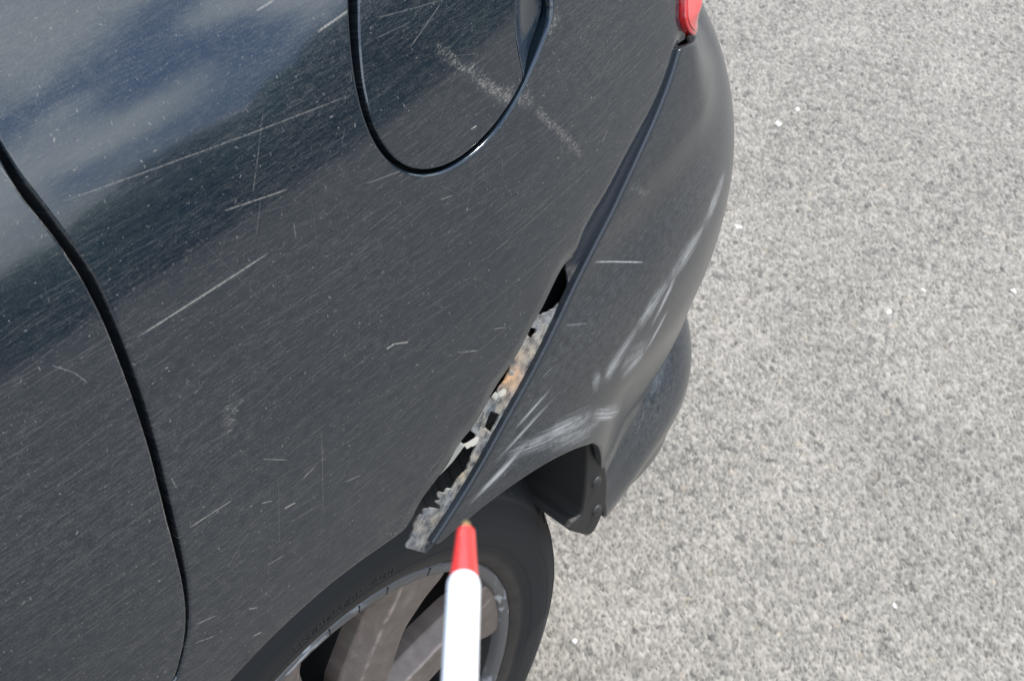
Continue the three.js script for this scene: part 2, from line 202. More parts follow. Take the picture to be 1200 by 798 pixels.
// ============ textures ============
const toByte = (x) => { x = clamp01(x); return Math.round(255 * (x <= 0.0031308 ? x * 12.92 : 1.055 * Math.pow(x, 1 / 2.4) - 0.055)); };
class Sheet {                                           // amounts of dust, scratch and bare plastic over a (u, v) rectangle in metres
  constructor(u0, v0, u1, v1, W) { this.box = [u0, v0, u1, v1]; this.W = W; this.H = Math.round(W * (v1 - v0) / (u1 - u0)); this.px = (u1 - u0) / W; this.a = new Float32Array(this.W * this.H); }
  uv = (u, v) => [(u - this.box[0]) / (this.box[2] - this.box[0]), (v - this.box[1]) / (this.box[3] - this.box[1])];
  line(ax, ay, bx, by, w, k, ragged = 0.5, rough = 900) {
    const { px, W, H, box, a } = this, s = Math.max(w, px * 0.55), m = s * 2.2, len = Math.hypot(bx - ax, by - ay) || 1e-6, ex = (bx - ax) / len, ey = (by - ay) / len, z = rnd() * 50;
    const i0 = Math.max(0, Math.floor((Math.min(ax, bx) - m - box[0]) / px)), i1 = Math.min(W - 1, Math.ceil((Math.max(ax, bx) + m - box[0]) / px)), j0 = Math.max(0, Math.floor((Math.min(ay, by) - m - box[1]) / px)), j1 = Math.min(H - 1, Math.ceil((Math.max(ay, by) + m - box[1]) / px));
    for (let j = j0; j <= j1; j++) {
      const y = box[1] + (j + 0.5) * px - ay;
      let lo = i0, hi = i1;
      if (Math.abs(ey) > 1e-4) { const c = ax + y * ex / ey, q = m / Math.abs(ey); lo = Math.max(i0, Math.floor((c - q - box[0]) / px)); hi = Math.min(i1, Math.ceil((c + q - box[0]) / px)); }
      for (let i = lo; i <= hi; i++) {
        const x = box[0] + (i + 0.5) * px - ax, t = (x * ex + y * ey) / len, d = Math.abs(x * ey - y * ex) / s;
        if (t < -0.02 || t > 1.02 || d > 2.2) continue;
        let q = k * Math.exp(-d * d * 1.4) * Math.pow(clamp01(Math.min(t + 0.02, 1.02 - t) * 7), 0.6);
        if (ragged) q *= clamp01(1 - ragged + ragged * (0.9 + 2.2 * perlin.noise((x + ax) * rough, (y + ay) * rough, z)));
        const c = j * W + i; a[c] += (1 - a[c]) * clamp01(q);
      }
    }
  }
  texture(base, dirt, rough) {
    const { W, H, a } = this, map = new Uint8Array(W * H * 4), ro = new Uint8Array(W * H * 4);
    for (let c = 0; c < W * H; c++) {
      const k = a[c]; for (let q = 0; q < 3; q++) map[c * 4 + q] = toByte(base[q] + (dirt[q] - base[q]) * k); map[c * 4 + 3] = 255;
      ro[c * 4] = ro[c * 4 + 1] = ro[c * 4 + 2] = Math.round(255 * clamp01(rough[0] + (rough[1] - rough[0]) * Math.min(1, k * 2.5))); ro[c * 4 + 3] = 255;
    }
    const make = (d, srgb) => { const t = new THREE.DataTexture(d, W, H); t.wrapS = t.wrapT = THREE.MirroredRepeatWrapping; t.magFilter = THREE.LinearFilter; t.minFilter = THREE.LinearFilter; if (srgb) t.colorSpace = THREE.SRGBColorSpace; t.needsUpdate = true; return t; };
    return { map: make(map, true), roughnessMap: make(ro, false) };
  }
}
function grain(S, count, amount, streakLen) {           // dust film, wiping streaks, specks
  const { W, H, px, box, a } = S;
  for (let j = 0; j < H; j++) for (let i = 0; i < W; i++) {
    const u = box[0] + i * px, v = box[1] + j * px;
    const patch = 0.75 + 0.9 * fbm(u * 6, v * 9, 1.5, 3), streak = 0.75 + 0.55 * perlin.noise(u * 34 + 4 * perlin.noise(u * 3, v * 3, 8), v * 420, 3.3) + 1.5 * perlin.noise(u * 130, v * 1150, 9.1) + 1.3 * perlin.noise(u * 760, v * 760, 4.1);
    a[j * W + i] = clamp01(amount * Math.max(0.1, patch) * Math.max(0, streak) * (0.35 + 1.3 * rnd()));
  }
  const streaks = Math.round(count * 1.0);
  for (let n = 0; n < streaks; n++) {
    const u = box[0] + rnd() * (box[2] - box[0]), v = box[1] + rnd() * (box[3] - box[1]), l = streakLen * (0.15 + Math.pow(rnd(), 3) * 1.6), t = (rnd() - 0.5) * 0.28 + (rnd() < 0.06 ? (rnd() - 0.5) * 2.6 : 0);
    S.line(u, v, u + l * Math.cos(t), v + l * Math.sin(t), px * 0.42, (0.012 + 0.07 * Math.pow(rnd(), 3)) * (0.25 + 0.75 * smooth(1.03, 0.92, v)), 0.7, 260);
  }
  for (let n = 0; n < count * 1.2; n++) {
    const u = box[0] + rnd() * (box[2] - box[0]), v = box[1] + rnd() * (box[3] - box[1]), l = 0.0004 + 0.0022 * Math.pow(rnd(), 6), t = rnd() * 6.3;
    S.line(u, v, u + l * Math.cos(t), v + l * Math.sin(t), px * (0.5 + 0.5 * rnd()), 0.04 + 0.4 * Math.pow(rnd(), 6), 0);
  }
}
const PAINT = new Sheet(-0.27, 0.63, 0.5, 1.10, 2048);
grain(PAINT, 17000, 0.026, 0.045);
for (const [a, b, c, d, w, k] of TR.scratches) { PAINT.line(a, b, c, d, w * 0.42, k * 0.62, 0.8); PAINT.line(a, b, c, d, w * 0.25, k * 0.4, 0.9, 2500); }
const smear = (S, [a, b, c, d, w, k]) => { const l = Math.hypot(c - a, d - b), n = Math.round(l * 2600); for (let i = 0; i < n; i++) { const s = rnd(), o = (rnd() + rnd() - 1) * w * 1.3, x = a + (c - a) * s - (d - b) / l * o, y = b + (d - b) * s + (c - a) / l * o, q = 0.001 + 0.004 * rnd() * rnd(), t = 0.1 + (rnd() - 0.5) * 1.1; S.line(x, y, x + q * Math.cos(t), y + q * Math.sin(t), 0.00022 + 0.0003 * rnd(), k * (0.1 + 0.42 * rnd()), 0.7); } };
for (const B of TR.bands) { smear(PAINT, B); PAINT.line(B[0], B[1], B[2], B[3], B[4] * 1.1, B[5] * 0.08, 0.9, 420); }
const EDGE_A = spline(TR.quarterEdge, 5);
for (let i = 1; i < EDGE_A.length; i++) { const [a, b] = EDGE_A[i - 1], [c, d] = EDGE_A[i]; if (c < 0.235) PAINT.line(a, b + 0.0004, c, d + 0.0004, 0.0007, 0.5, 0.6); }
for (let i = 1; i < TR.arch.length; i++) { const [a, b] = TR.arch[i - 1], [c, d] = TR.arch[i]; PAINT.line(a, b + 0.0005, c, d + 0.0005, 0.0006, 0.4, 0.9); }
for (let i = 1; i < TR.doorGapFront.length; i++) { const [a, b] = TR.doorGapFront[i - 1], [c, d] = TR.doorGapFront[i]; PAINT.line(a - 0.0004, b, c - 0.0004, d, 0.0005, 0.22, 0.6); }
{ const hole = lineDistance(spline(relax(TR.flapGap, 1), 3)); for (let j = 0; j < PAINT.H; j++) for (let i = 0; i < PAINT.W; i++) { const u = PAINT.box[0] + i * PAINT.px, v = PAINT.box[1] + j * PAINT.px; if (u > 0.07 && u < 0.3 && v > 0.88) PAINT.a[j * PAINT.W + i] *= smooth(0.0012, 0.003, hole(u, v)); } }
const PLASTIC = new Sheet(0.03, 0.22, 0.8, 0.87, 1700);
grain(PLASTIC, 5000, 0.052, 0.02);
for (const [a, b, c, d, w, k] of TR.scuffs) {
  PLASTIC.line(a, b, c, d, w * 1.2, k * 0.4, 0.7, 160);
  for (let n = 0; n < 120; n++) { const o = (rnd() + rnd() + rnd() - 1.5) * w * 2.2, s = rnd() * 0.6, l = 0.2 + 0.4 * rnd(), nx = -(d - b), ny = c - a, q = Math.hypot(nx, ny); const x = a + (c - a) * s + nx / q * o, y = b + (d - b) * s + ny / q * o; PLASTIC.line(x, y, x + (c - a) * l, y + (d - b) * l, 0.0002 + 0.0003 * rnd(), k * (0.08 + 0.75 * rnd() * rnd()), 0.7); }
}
for (const [a, b, c, d, w, k] of TR.scratches) PLASTIC.line(a, b, c, d, w * 0.62, k, 0.55);
for (const B of TR.bands) if (B[0] > 0.3) smear(PLASTIC, B);
{ const B = spline(relax(TR.bumperEdge, 2), 3), d = lineDistance(B); for (let j = 0; j < PLASTIC.H; j++) for (let i = 0; i < PLASTIC.W; i++) { const u = PLASTIC.box[0] + i * PLASTIC.px, v = PLASTIC.box[1] + j * PLASTIC.px; if (u < 0.43 && v > 0.6) PLASTIC.a[j * PLASTIC.W + i] *= 0.15 + 0.85 * smooth(0.002, 0.006, d(u, v)); } }   // the edge is rubbed clean
const FLANGE = new Sheet(0.02, 0.6, 0.46, 0.86, 1400), edgeB = lineDistance(relax(TR.flangeRight, 2));
function flangeMap() {                                  // dirt, fibre and paint left on the torn flange
  const { W, H, px } = FLANGE, d = new Uint8Array(W * H * 4);
  for (let j = 0; j < H; j++) for (let i = 0; i < W; i++) {
    const u = 0.02 + i * px, v = 0.6 + j * px, c = (j * W + i) * 4, s = u * 0.85 + v * 0.53, t = -u * 0.53 + v * 0.85;
    const low = (0.72 + 0.28 * smooth(0.07, 0.1, u)) * smooth(0.25, 0.19, u + 0.02 * perlin.noise(u * 60, v * 60, 3)), e = smooth(0.003, 0.010, edgeB(u, v));
    const fibre = perlin.noise(s * 160, t * 1100, 2), n = fbm(u * 150, v * 150, 4, 4), f = perlin.noise(u * 900, v * 900, 7);
    let k = clamp01(0.02 + low * (0.15 + 0.6 * e + 1.0 * n + 0.35 * fibre + 0.3 * f));
    const w = clamp01(0.3 + 1.4 * fbm(u * 70, v * 70, 9, 3)), rust = Math.exp(-(((u - TR.rust[0]) ** 2 + (v - TR.rust[1]) ** 2) / 0.00012)) * clamp01(0.7 + 1.5 * n);
    const tan = [0.28, 0.225, 0.155], grey = [0.19, 0.19, 0.188], p = [0.0085, 0.012, 0.018], o = [0.46, 0.25, 0.12], dark = 1 - 0.6 * clamp01(-1.2 * n - 0.6 * f);
    for (let q = 0; q < 3; q++) { const dirt = (grey[q] + (tan[q] - grey[q]) * w) * dark; let x = p[q] + (dirt - p[q]) * k; x += (o[q] - x) * 0.8 * rust; d[c + q] = toByte(x); }
    d[c + 3] = 255; FLANGE.a[j * W + i] = k;
  }
  const m = FLANGE.texture([0, 0, 0], [1, 1, 1], [0.3, 0.9]);
  m.map.image.data.set(d); return m;
}

// ============ materials ============
const V2 = (x) => new THREE.Vector2(x, x);
const dustColour = [0.47, 0.43, 0.37];
const M = {
  paint: new THREE.MeshPhysicalMaterial({ ...PAINT.texture([0.0055, 0.0095, 0.0145], dustColour, [0.12, 0.7]), roughness: 1, metalness: 0, ior: 1.4, clearcoat: 1, clearcoatRoughness: 0.06 }),
  cleanPaint: new THREE.MeshPhysicalMaterial({ color: new THREE.Color(0.0055, 0.0095, 0.0145), roughness: 0.15, ior: 1.46, clearcoat: 1, clearcoatRoughness: 0.05 }),
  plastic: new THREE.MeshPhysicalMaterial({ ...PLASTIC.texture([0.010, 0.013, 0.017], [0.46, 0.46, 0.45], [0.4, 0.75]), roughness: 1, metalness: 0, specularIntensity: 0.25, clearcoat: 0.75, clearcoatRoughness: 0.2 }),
  flange: new THREE.MeshPhysicalMaterial({ ...flangeMap(), roughness: 1, clearcoat: 0.15, clearcoatRoughness: 0.2 }),
  shell: new THREE.MeshStandardMaterial({ color: new THREE.Color(0.006, 0.007, 0.009), roughness: 0.7 }),
  liner: new THREE.MeshStandardMaterial({ color: new THREE.Color(0.010, 0.0085, 0.0075), roughness: 0.8 }),
  bracket: new THREE.MeshStandardMaterial({ color: new THREE.Color(0.017, 0.0155, 0.0145), roughness: 0.6 }),
  barrel: new THREE.MeshStandardMaterial({ color: new THREE.Color(0.03, 0.027, 0.026), roughness: 0.6, metalness: 0.2 }),
  screw: new THREE.MeshStandardMaterial({ color: new THREE.Color(0.024, 0.0225, 0.0215), roughness: 0.55 }),
  rubber: new THREE.MeshStandardMaterial({ vertexColors: true, roughness: 0.75 }),
  letter: new THREE.MeshStandardMaterial({ color: new THREE.Color(0.012, 0.012, 0.013), roughness: 0.6 }),
  shred: new THREE.MeshStandardMaterial({ color: new THREE.Color(0.21, 0.2, 0.175), roughness: 0.7, side: THREE.DoubleSide }),
  lens: new THREE.MeshPhysicalMaterial({ color: new THREE.Color(0.5, 0.075, 0.07), roughness: 0.4, clearcoat: 1, clearcoatRoughness: 0.08 }),
  lensRim: new THREE.MeshPhysicalMaterial({ color: new THREE.Color(0.4, 0.01, 0.01), roughness: 0.25, clearcoat: 1, clearcoatRoughness: 0.05 }),
  white: new THREE.MeshPhysicalMaterial({ color: new THREE.Color(0.82, 0.82, 0.84), roughness: 0.35, clearcoat: 0.6, clearcoatRoughness: 0.1 }),
  red: new THREE.MeshPhysicalMaterial({ color: new THREE.Color(0.68, 0.022, 0.018), roughness: 0.35, clearcoat: 0.6, clearcoatRoughness: 0.15 }),
  brass: new THREE.MeshStandardMaterial({ color: new THREE.Color(0.75, 0.52, 0.25), roughness: 0.32, metalness: 1 }),
};

// ============ the ground ============
{
  const cell = 0.0024, NX = 850, NZ = 690, x0 = 0.12, z0 = -1.08, pos = [], col = [], uv = [], idx = [];
  const hash = (i, j, k) => { let h = Math.imul(i, 374761393) + Math.imul(j, 668265263) + Math.imul(k, 2147483647 - 1013); h = Math.imul(h ^ (h >>> 13), 1274126177); h ^= h >>> 16; return (h >>> 0) / 4294967296; };
  const stone = (x, z, cs, salt) => { const gx = Math.floor(x / cs), gz = Math.floor(z / cs); let f1 = 9, f2 = 9, id = 0; for (let a = -1; a <= 1; a++) for (let b = -1; b <= 1; b++) { const ix = gx + a, iz = gz + b, px = (ix + hash(ix, iz, salt)) * cs - x, pz = (iz + hash(ix, iz, salt + 1)) * cs - z, d = Math.hypot(px, pz) / cs; if (d < f1) { f2 = f1; f1 = d; id = hash(ix, iz, salt + 2); } else if (d < f2) f2 = d; } return [f1, f2, id]; };
  for (let j = 0; j <= NZ; j++) for (let i = 0; i <= NX; i++) {
    const x = x0 + i * cell, z = z0 + j * cell;
    const wob = 0.0022 * perlin.noise(x * 300, z * 300, 1), [f1, f2, id] = stone(x + wob, z - wob, 0.0062, 11), [g1, , gid] = stone(x, z, 0.0042, 31);
    const gap = smooth(0.02, 0.3, f2 - f1), missing = id < 0.16 ? 0.35 : 1;
    const pit = hash(Math.floor(id * 1e6), 8, 3) < 0.05 ? smooth(0.4, 0.15, f1) : 0, h = -0.0035 - 0.003 * pit + 0.0022 * gap * missing * (0.55 + 0.45 * hash(Math.floor(id * 1e6), 5, 2)) * (1 - 0.5 * f1 * f1) + 0.0008 * (1 - g1) * gid + 0.0022 * fbm(x * 9, z * 9, 3, 2);
    let t = 0.166 + 0.08 * (hash(Math.floor(id * 1e6), 9, 4) - 0.5) + 0.05 * (gid - 0.5) + 0.06 * fbm(x * 4, z * 4, 6, 4) + 0.05 * perlin.noise(x * 420, z * 420, 4);
    let r = t * 1.095, g = t * 0.995, b = t * 0.855;
    const tint = hash(Math.floor(id * 1e6), 3, 7); if (tint > 0.9992) { r = 0.62; g = 0.6; b = 0.56; } else if (tint > 0.993) { r = t * 1.2; g = t * 1.04; b = t * 0.82; } else if (tint < 0.03) { r *= 0.55; g *= 0.55; b *= 0.57; }
    const k = 1 - 0.5 * (1 - smooth(0.0, 0.2, f2 - f1)) * (0.4 + 0.9 * hash(Math.floor(id * 1e6), 2, 6));
    pos.push(x, h, z); col.push(Math.max(0.03, r * k), Math.max(0.03, g * k), Math.max(0.03, b * k)); uv.push(x, z);
  }
  for (let j = 0; j < NZ; j++) for (let i = 0; i < NX; i++) { const a = j * (NX + 1) + i; idx.push(a, a + NX + 1, a + 1, a + 1, a + NX + 1, a + NX + 2); }
  const m = add('asphalt', geo(pos, null, uv, idx, col), new THREE.MeshStandardMaterial({ vertexColors: true, roughness: 0.9 }));
  m.userData = { kind: 'structure' };
  const s = 256, d = new Uint8Array(s * s * 4); for (let c = 0; c < s * s; c++) { const v = 0.132 + 0.1 * (rnd() - 0.5); d.set([toByte(v * 1.09), toByte(v), toByte(v * 0.88), 255], c * 4); }
  const t = new THREE.DataTexture(d, s, s); t.colorSpace = THREE.SRGBColorSpace; t.wrapS = t.wrapT = THREE.RepeatWrapping; t.magFilter = THREE.LinearFilter; t.repeat.set(200, 200); t.needsUpdate = true;
  const far = add('ground', new THREE.PlaneGeometry(260, 260).rotateX(-Math.PI / 2), new THREE.MeshStandardMaterial({ map: t, roughness: 0.95 }));
  far.position.y = -0.012; far.userData = { kind: 'structure' };
}
// the trees round the yard that the side of the car mirrors
{
  const g = new THREE.IcosahedronGeometry(1, 1), n = 2600, m = new THREE.InstancedMesh(g, new THREE.MeshStandardMaterial({ color: 0xffffff, roughness: 0.95 }), n), q = new THREE.Matrix4(), c = new THREE.Color();
  for (let i = 0; i < n; i++) {
    const a = -1.6 + 4.4 * rnd(), R = 34 + 5 * rnd(), top = 6.0 + 0.9 * Math.sin(a * 9) + 0.7 * Math.sin(a * 23), y = top * rnd(), s = 0.9 + 0.9 * rnd();
    q.compose(new THREE.Vector3(R * Math.cos(a), y, R * Math.sin(a)), new THREE.Quaternion().setFromEuler(new THREE.Euler(rnd() * 6, rnd() * 6, rnd() * 6)), new THREE.Vector3(s * 1.3, s, s * 1.1)); m.setMatrixAt(i, q);
    m.setColorAt(i, c.setRGB(0.05 + 0.04 * rnd(), 0.09 + 0.05 * rnd(), 0.085 + 0.03 * rnd()));
  }
  m.name = 'distant_trees'; m.userData = { kind: 'stuff', label: 'belt of dark green trees at the far edge of the yard', category: 'trees' }; scene.add(m);
}

// ============ the car ============
const car = new THREE.Group(); car.name = 'car'; scene.add(car);
tag(car, 'dark blue hatchback with scratched side and a torn rear bumper corner', 'car');
const arc = (r, a0, a1, n) => Array.from({ length: n + 1 }, (_, i) => { const a = (a0 + (a1 - a0) * i / n) * Math.PI / 180; return [WHEEL[0] + r * Math.cos(a), WHEEL[1] + r * Math.sin(a)]; });
const EDGE_B = spline(relax(TR.bumperEdge, 2), 5);
const archLine = spline(relax(TR.arch.slice(1), 1), 4);
const distA = lineDistance(EDGE_A);
const metal = (u, v) => {                               // the steel side, pushed about a little next to the torn seam
  const d = distA(u, v), k = smooth(0.055, 0.0, d) * smooth(0.36, 0.2, u);
  return skin(u, v, 0.0016 * k * perlin.noise(u * 28, v * 34, 5.5) - 0.0008 * smooth(0.012, 0, d) - 0.0022 * smooth(0.016, 0, d) * smooth(0.18, 0.26, u) + 0.0004 * fbm(u * 9, v * 9, 2, 2));
};
{
  const back = spline(relax([[-0.116, 1.24], [-0.1225, 1.1], ...TR.doorGapBack], 1), 4);
  const P = [...back, ...arc(0.424, 118, 178, 16), [-0.357, 0.32], ...arc(0.372, 176, 112, 16), ...archLine, ...EDGE_A, ...TR.lampEdge.slice().reverse(), [0.436, 0.91], [0.45, 1.24]];
  const hole = spline([...relax(TR.flapGap, 1), [0.2735, 0.965], [0.2715, 0.995], [0.264, 1.025], [0.248, 1.05], [0.222, 1.065], [0.19, 1.07], [0.155, 1.06], [0.127, 1.042]], 3, true);
  const outer = inside(P), cut = inside(hole);
  add('quarter_panel', panel((u, v) => Math.min(outer(u, v), -cut(u, v)), [-0.44, 0.3, 0.53, 1.25], 0.0036, metal, 0.0024, 0.014, PAINT.uv), M.paint, car);
  const front = spline(relax([[-0.122, 1.24], [-0.128, 1.1], ...TR.doorGapFront], 1), 4);
  const D = [...front, ...arc(0.430, 119, 150, 10), [-0.46, 0.32], [-0.58, 0.3], [-0.58, 1.24]], door = inside(D);
  add('rear_door', panel(door, [-0.585, 0.29, -0.11, 1.25], 0.0045, (u, v) => skin(u, v, 0.0005), 0.0016, 0.016, PAINT.uv), M.paint, car);
  const flapLine = spline([...relax(TR.flap, 1), [0.2708, 0.966], [0.2688, 0.994], [0.2612, 1.022], [0.2455, 1.045], [0.221, 1.0585], [0.19, 1.063], [0.158, 1.0535], [0.133, 1.038]], 3, true), flapIn = inside(flapLine), flap = (u, v) => flapIn(u, v) + 0.0013;
  const scoop = inside([...spline([[0.262, 1.0], ...TR.flapScoop], 5), [0.217, 0.905], [0.31, 0.905], [0.31, 1.015]]);
  const dish = (u, v) => { const s = scoop(u, v); return skin(u, v, 0.0003 - (s > 0 ? (s < 0.03 ? 0.45 * s - 6.5 * s * s : 0.00765) : 0)); };
  const lid = add('fuel_flap', panel((u, v) => Math.min(flap(u, v), -scoop(u, v)), [0.08, 0.88, 0.29, 1.08], 0.0022, (u, v) => skin(u, v, 0.0003), 0.0014, 0.009, PAINT.uv), M.paint, car);
  add('finger_recess', panel((u, v) => Math.min(flap(u, v), scoop(u, v)), [0.2, 0.89, 0.29, 1.04], 0.0016, dish, 0.0004, 0.004, PAINT.uv), M.cleanPaint, lid);
}
{
  const P = [...EDGE_B, ...spline(relax(TR.bumperArch, 1), 4), ...spline(TR.bumperEnd, 3), [0.318, 0.372], [0.34, 0.352], [0.37, 0.312], [0.4, 0.285], [0.44, 0.272], [0.5, 0.285], [0.56, 0.33], [0.8, 0.34], [0.8, 0.795], [0.52, 0.806], [0.46, 0.822], ...TR.bumperTop.slice(0, 3).reverse()];
  const f = inside(P);
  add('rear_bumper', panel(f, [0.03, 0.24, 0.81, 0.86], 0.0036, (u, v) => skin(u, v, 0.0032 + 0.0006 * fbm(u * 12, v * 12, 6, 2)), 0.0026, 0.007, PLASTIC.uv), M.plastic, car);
  // the torn flange that joined the bumper to the side
  const right = spline(relax(TR.flangeRight, 2), 4), left = TR.flangeLeft.slice().reverse(), O = inside([...right, ...left]), h1 = inside(TR.flangeHole), h2 = inside(TR.flangeNotch), toB = lineDistance(right);
  const torn = (u, v) => Math.min(O(u, v), -h1(u, v), -h2(u, v)) - (u < 0.24 ? 0.0004 * perlin.noise(u * 260, v * 260, 7) + 0.0005 * perlin.noise(u * 900, v * 900, 2) : 0);
  add('bumper_flange', panel(torn, [0.03, 0.605, 0.44, 0.86], 0.0013, (u, v) => skin(u, v, -0.0005 - (0.32 - 0.14 * smooth(0.22, 0.3, u)) * toB(u, v) + (u < 0.25 ? 0.0007 * fbm((u * 0.85 + v * 0.53) * 90, (-u * 0.53 + v * 0.85) * 420, 8, 3) : 0)), 0.0005, 0.002, FLANGE.uv), M.flange, car);
  car.children[car.children.length - 1].userData = { label: 'torn dirty flange with holes along the bumper seam' };
  TR.shreds.forEach((L, n) => {                         // curled strips of plastic left in the gap
    const C = spline(L, 6), pos = [], idx = [];
    C.forEach(([u, v], i) => { const t = i / (C.length - 1), w = [0.0026, 0.0014, 0.0007, 0.0008, 0.0008][n] * Math.sin(Math.PI * Math.pow(t, 0.8)) + 0.0004; pos.push(...skin(u, v - w * 0.5, -0.001 + 0.002 * Math.sin(t * 5)), ...skin(u - w * 0.3, v + w * 0.5, -0.003)); if (i) idx.push(2 * i - 2, 2 * i, 2 * i - 1, 2 * i, 2 * i + 1, 2 * i - 1); });
    add('plastic_shred', geo(pos, null, null, idx), M.shred, car);
  });
}
{ // tail lamp
  const E = [...spline(TR.lampEdge, 4), [0.44, 0.8385], [0.46, 0.831], [0.5, 0.82], [0.6, 0.81], [0.75, 0.81], [0.75, 1.1], [0.5, 1.1], [0.46, 0.96], [0.435, 0.9]], f = inside(E);
  const bulge = (u, v) => skin(u, v, 0.005 + 0.026 * smooth(0, 0.06, f(u, v)));
  const lamp = add('tail_lamp', panel((u, v) => f(u, v) - 0.0036, [0.4, 0.79, 0.76, 1.11], 0.003, (u, v) => { const p = bulge(u, v), n = normalOf(bulge, u, v); return [p[0] + n[0] * 0.0008, p[1] + n[1] * 0.0008, p[2] + n[2] * 0.0008]; }, 0.0005, 0.002, PAINT.uv), M.lens, car);
  add('lamp_rim', panel((u, v) => { const q = f(u, v); return Math.min(q, 0.0064 - q); }, [0.4, 0.79, 0.76, 1.11], 0.0022, (u, v) => bulge(u, v), 0.0012, 0.02, PAINT.uv), M.lensRim, lamp);
  lamp.userData = { label: 'red tail lamp at the top of the bumper seam' };
}
{ // what lies behind the skin
  const pos = [], idx = [], nu = 160, nv = 130, U = (i) => -0.58 + 1.36 * i / nu, V = (j) => 0.22 + 1.02 * j / nv, ok = (u, v) => Math.hypot(u, v - WHEEL[1]) > 0.39 && (u < 0.3 || v > 0.46);
  for (let j = 0; j <= nv; j++) for (let i = 0; i <= nu; i++) pos.push(...skin(U(i), V(j), -0.024));
  for (let j = 0; j < nv; j++) for (let i = 0; i < nu; i++) if (ok(U(i), V(j)) && ok(U(i + 1), V(j + 1)) && ok(U(i + 1), V(j)) && ok(U(i), V(j + 1))) { const a = j * (nu + 1) + i; idx.push(a, a + 1, a + nu + 2, a, a + nu + 2, a + nu + 1); }
  const inner = geo(pos, null, null, idx);
  const bulk = new THREE.BoxGeometry(1.2, 0.8, 1.25); bulk.translate(-0.4, 0.72, -0.955);
  inner.deleteAttribute('uv'); bulk.deleteAttribute('uv');
  add('body_shell', mergeGeometries([inner, bulk]), M.shell, car);
  const lp = [], li = [], n = 90;                       // the plastic liner of the wheel arch
  for (let i = 0; i <= n; i++) { const a = (-5 + 195 * i / n) * Math.PI / 180; for (let k = 0; k <= 8; k++) { const z0 = -0.02 - 0.065 * smooth(1.0, 0.6, a), z = z0 - (0.29 + z0) * k / 8, R = 0.372 + 0.02 * smooth(0.3, -0.2, a) * k / 8; lp.push(WHEEL[0] + R * Math.cos(a), WHEEL[1] + R * Math.sin(a), z); } }
  for (let i = 0; i < n; i++) for (let k = 0; k < 8; k++) { const a = i * 9 + k, b = a + 9; li.push(a, a + 1, b, b, a + 1, b + 1); }
  add('wheel_arch_liner', geo(lp, null, null, li), M.liner, car);
  const sh = new THREE.Shape(spline(TR.bracket, 3, true).map(([x, y]) => new THREE.Vector2(x, y)));
  const bg = new THREE.ExtrudeGeometry(sh, { depth: 0.1, bevelEnabled: true, bevelThickness: 0.003, bevelSize: 0.002, bevelSegments: 3, curveSegments: 4 }); bg.translate(0, 0, -0.115);
  const br = add('liner_bracket', bg, M.bracket, car);
  for (const [x, y] of TR.screws) { const s = new THREE.SphereGeometry(0.0062, 14, 8); s.scale(1, 1, 0.5); s.translate(x, y, -0.012); add('screw', s, M.screw, br); }
}
